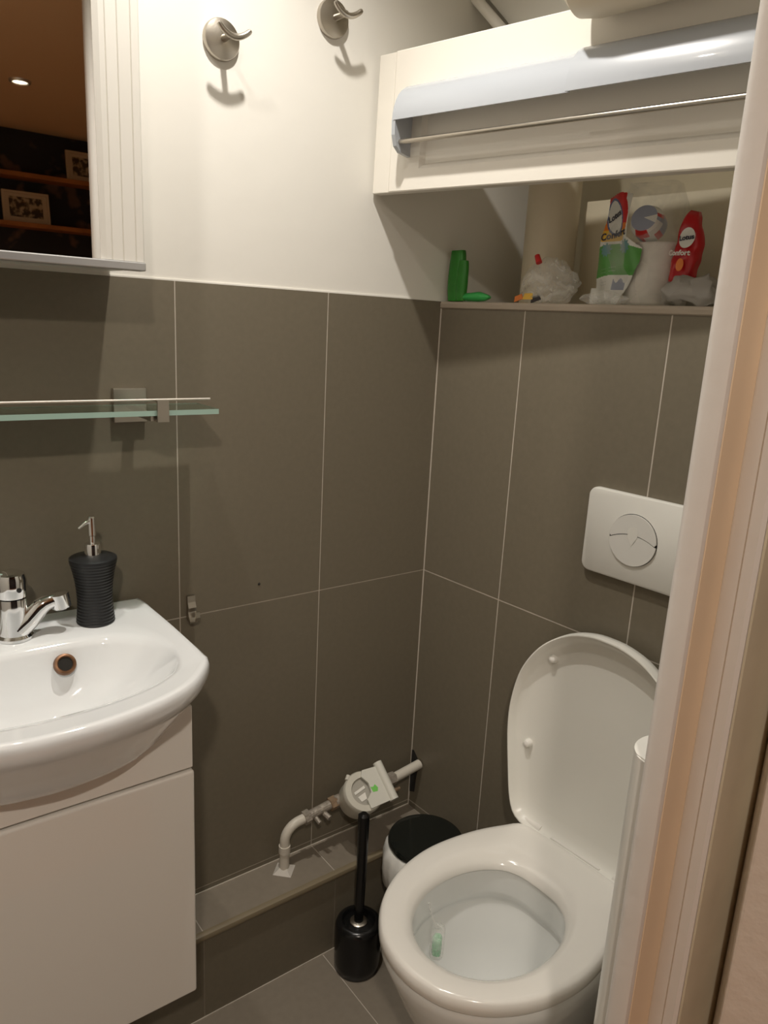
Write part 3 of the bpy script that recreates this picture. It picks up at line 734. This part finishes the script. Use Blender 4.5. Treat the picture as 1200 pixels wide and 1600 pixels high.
obj('water', bm, 'water', to)
# seat ring
bm = bmesh.new()
prof = [(0.02, .398), (-.015, .401), (-.018, .411), (.02, .4185), (.07, .4222), (.18, .4235), (.60, .4230), (.74, .4200), (.90, .4130), (.99, .4050), (1.0, .398), (.9, .3965)]
loft(bm, [mixl(seat_o, seat_i, t_, z+ZB) for t_, z in prof], ring=True)
obj('seat', bm, 'seat', to, smooth=True, sharp=60)
# lid: raised, inner side to the room
hz = .425+ZB
ld = thing('lid_pivot', '', ''); bpy.data.objects.remove(ld)
lid_out = sym_loop([(0, .000), (.075, .000), (.125, .008), (.146, .040), (.162, .110), (.175, .185), (.1755, .245), (.162, .310), (.128, .368), (.080, .408), (.036, .424), (0, .427)], 112)
dv = Vector((0, .030, .419)).normalized(); dw = Vector((0, -.419, .030)).normalized(); h0 = Vector((0, -.058, hz-.012))
def lidp(l, f, wd, c=(0, .21), sh=0):
    return [h0+Vector((1, 0, 0))*((p.x-c[0])*f*1.045-.004)+dv*(c[1]+(p.y-c[1])*f+sh)+dw*wd for p in l]
bm = bmesh.new()
loft(bm, [lidp(lid_out, .90, -.012), lidp(lid_out, .965, -.0095), lidp(lid_out, .995, -.003), lidp(lid_out, 1.0, .010), lidp(lid_out, .995, .0215), lidp(lid_out, .985, .0225), lidp(lid_out, .975, .0215),
          lidp(lid_out, .955, .010), lidp(lid_out, .90, .001), lidp(lid_out, .80, -.0035), lidp(lid_out, .4, -.0045)])
lid = obj('lid', bm, 'lid', to, smooth=True, sharp=50)
for x, v in ((-.118, .345), (-.146, .158), (.118, .345), (.146, .158)):
    bm = bmesh.new(); c = h0+Vector((x, 0, 0))+dv*v+dw*-.004
    lathe(bm, [(.0085, 0), (.0085, .006), (.0065, .012), (.003, .0145), (0, .015)], c, dw, 20); obj('bumper', bm, 'seat', lid, smooth=True)
bm = bmesh.new()
for sx in (-1, 1):
    lathe(bm, [(.011, -.022), (.011, .022)], (sx*.103, -.062, .418+ZB), (1, 0, 0), 20)
    box(bm, (sx*.103-.016, -.078, .397+ZB), (sx*.103+.016, -.050, .416+ZB), .003)
box(bm, (-.055, -.072, .400+ZB), (.055, -.056, .4245+ZB), .003)
obj('hinge', bm, 'seat', to, smooth=True)
# block hooked over the rim
t = thing('rim_block', 'small green and white freshener block inside the toilet bowl', 'toilet block', RW(.450, .346, .312), RZ)
bm = bmesh.new(); box(bm, (-.012, -.020, -.004), (.012, .020, .045), .008, 3); obj('cage', bm, 'film2', t, smooth=True); t.rotation_euler.z = RZ+.7
bm = bmesh.new(); box(bm, (-.008, -.016, .0), (.008, .010, .032), .006, 3); obj('gel', bm, 'gel', t, smooth=True)
bm = bmesh.new(); tube(bm, [(0, .0, .04), (-.012, .0, .07), (-.02, 0, .095)], .0025, 8); obj('hook', bm, 'film2', t, smooth=True)

# ------------------------------------------------------------------ toilet brush
tb = thing('toilet_brush', 'black toilet brush standing in its black holder by the low ledge', 'toilet brush', (-.262, -.166, .0006))
bm = bmesh.new(); lathe(bm, [(.046, 0), (.0485, .002), (.0495, .02), (.0495, .104), (.047, .112), (.041, .117), (.036, .1175), (.034, .114), (.034, .02), (0, .02)], n=48); obj('holder', bm, 'black', tb, smooth=True, sharp=50)
bm = bmesh.new(); lathe(bm, [(.0385, .100), (.0385, .104), (.020, .110), (.013, .111)], n=36); obj('splash_disc', bm, 'black', tb, smooth=True)
bm = bmesh.new(); lathe(bm, [(.0185, .109), (.0185, .113), (.015, .115)], n=24); obj('collar', bm, 'steel', tb, smooth=True, label='grey collar')
bm = bmesh.new(); tube(bm, [(0, 0, .03), (0, 0, .13), (.001, .0, .25), (.0, .0, .36), (0, 0, .372), (0, 0, .377)], [.0095, .0100, .0110, .0122, .012, .006], 24); obj('handle', bm, 'black', tb, smooth=True)

# ------------------------------------------------------------------ pedal bin
bn = thing('waste_bin', 'small bin with a black lid between the toilet and the ledge', 'bin', (-.113, -.197, .0006))
bm = bmesh.new(); lathe(bm, [(.066, 0), (.070, .004), (.079, .255), (.079, .262)], n=56); obj('body', bm, 'bin', bn, smooth=True)
bm = bmesh.new(); lathe(bm, [(.081, .262), (.0825, .264), (.0825, .272), (.080, .2765), (.06, .279), (0, .2795)], n=64); obj('lid', bm, 'blackgloss', bn, smooth=True, sharp=50)
bm = bmesh.new(); n_ = 72; loops = []
for j, (r, z) in enumerate(((.0805, .262), (.086, .258), (.092, .235), (.093, .20), (.088, .165), (.081, .15))):
    loops.append([Vector(((r+(.0018*math.sin(11*t_+j)+.001*math.sin(23*t_) if j else 0))*math.cos(t_), (r+(.0018*math.sin(11*t_+j) if j else 0))*math.sin(t_), z+(.008*math.sin(5*t_)+.003*math.sin(17*t_) if j > 1 else 0))) for t_ in [2*math.pi*k/n_ for k in range(n_)]])
vs = loft(bm, loops, (False, False))
for f in bm.faces:
    c = f.calc_center_median(); a_ = math.degrees(math.atan2(c.y, c.x)) % 360
    if 196 < a_ < 222 and .205 < c.z < .236: f.material_index = 1 if a_ > 208 else 2
obj('liner_bag', bm, ['print_white', 'orange', 'violet'], bn, smooth=True, sharp=60, label='white bag with a red mark folded over the rim')

# ------------------------------------------------------------------ water pipe and meter
wp = thing('water_pipe', 'white water pipe with corroded fittings rising from the low ledge', 'pipe', (-.372, -.036, .2005))
def arcpts(c, r, a0, a1, n=8): return [(c[0]+r*math.cos(math.radians(a0+(a1-a0)*k/n)), 0, c[1]+r*math.sin(math.radians(a0+(a1-a0)*k/n))) for k in range(n+1)]
bm = bmesh.new(); tube(bm, [(0, 0, .0), (0, 0, .05), (0, 0, .072)]+arcpts((.036, .072), .036, 180, 100)+[(.050, 0, .110)], .0105, 20)
lathe(bm, [(.0125, .045), (.0125, .062)], n=20); obj('elbow_pipe', bm, 'pvc', wp, smooth=True)
bm = bmesh.new(); lathe(bm, [(.028, 0), (.022, .003), (.0115, .009)], n=4); obj('filler_patch', bm, 'caulk', wp, label='patch of white filler')
def seg(p, q, r, mi='scale', n=6, name='fitting'):
    bm = bmesh.new(); tube(bm, [p, q], r, n); return obj(name, bm, mi, wp)
seg((.046, 0, .109), (.060, 0, .111), .0155, 'scale', 6, 'hex_nut')
seg((.060, 0, .111), (.112, 0, .118), .0105, 'scale', 16, 'valve_body')
bm = bmesh.new(); tube(bm, [(.072, -.008, .106), (.074, -.022, .100)], .005, 8); tube(bm, [(.094, -.008, .108), (.098, -.024, .104)], .006, 8); obj('drain_screw', bm, 'scale', wp)
seg((.112, 0, .118), (.128, 0, .120), .0150, 'brass', 6, 'union_nut')
seg((.128, 0, .120), (.150, 0, .121), .009, 'pvc', 16, 'pipe_stub')
seg((.262, 0, .121), (.292, 0, .121), .0155, 'scale', 6, 'union_nut')
seg((.240, 0, .119), (.265, 0, .121), .009, 'brass', 16, 'pipe_stub')
bm = bmesh.new(); tube(bm, [(.292, 0, .121), (.371, .004, .128)], .0115, 20); obj('outlet_pipe', bm, 'pvc', wp, smooth=True)
bm = bmesh.new(); tube(bm, [(.235, -.010, .098), (.275, -.014, .098), (.300, -.012, .098)], [.006, .006, .004], 10); tube(bm, [(.262, -.010, .10), (.262, -.020, .098)], .007, 8); obj('drain_cock', bm, 'brass', wp, smooth=True)

wm = thing('water_meter', 'off-white water meter with a green mark on its flap', 'water meter', (-.198, -.040, .300))
ax = Vector((-.10, -.62, .78)).normalized(); x_, y_, _ = frame_from(ax)
cy_ = Vector((0, -.010, .015))
bm = bmesh.new(); lathe(bm, [(.030, -.020), (.036, -.012), (.043, .004), (.044, .045), (.0455, .046), (.0455, .056), (.043, .060), (.030, .060), (.030, .054), (.0, .054)], cy_, ax, 48); obj('housing', bm, 'meter', wm, smooth=True, sharp=40)
bm = bmesh.new(); lathe(bm, [(.0298, .0545), (.0, .0548)], cy_, ax, 32); obj('dial', bm, 'dial', wm)
right = Vector((1, 0, 0)); right = (right-ax*right.dot(ax)).normalized(); upv = ax.cross(right)
def mp(u, v, h): return cy_+right*u+upv*v+ax*h
bm = bmesh.new()
poly = [(-.004, -.040), (.056, -.040), (.056, .038), (.012, .042), (.004, .030), (.014, .012), (.012, -.008), (-.004, -.020)]
prism(bm, [mp(u, v, .060) for u, v in poly], ax*.006)
obj('flap', bm, 'meter_lid', wm)
bm = bmesh.new(); tube(bm, [mp(.055, -.042, .063), mp(.055, .046, .063)], .0105, 20); obj('flap_hinge', bm, 'meter_lid', wm, smooth=True)
bm = bmesh.new(); prism(bm, [mp(.022+x, -.004+y, .0662) for x, y in ((-.007, -.006), (.004, -.008), (.008, -.001), (.004, .008), (-.002, .004), (-.008, .006))], ax*.0004); obj('green_mark', bm, 'green_mark', wm)
bm = bmesh.new(); prism(bm, [mp(x, y, .0552) for x, y in ((-.022, .006), (.006, .012), (.006, .006), (-.022, 0))], ax*.001); prism(bm, [mp(x, y, .0552) for x, y in ((-.018, -.006), (.002, -.002), (.0, -.016), (-.014, -.018))], ax*.001); obj('dial_marks', bm, 'frame', wm)
bm = bmesh.new(); tube(bm, [mp(-.026, .036, .056), mp(-.018, .044, .056)], .005, 10); obj('latch', bm, 'meter', wm)
bm = bmesh.new(); tube(bm, [(-.050, .004, .020), (.070, .004, .021)], .014, 18); obj('meter_body', bm, 'scale', wm, smooth=True)
# dark ragged opening in the tiles round the outlet pipe
bm = bmesh.new(); prism(bm, [RW(s, .0006, z) for s, z in ((.002, .352), (.008, .354), (.024, .338), (.026, .315), (.022, .28), (.019, .245), (.003, .238), (.002, .25))], en*.0006)
obj('tile_cutout', bm, 'gap', kind='structure')
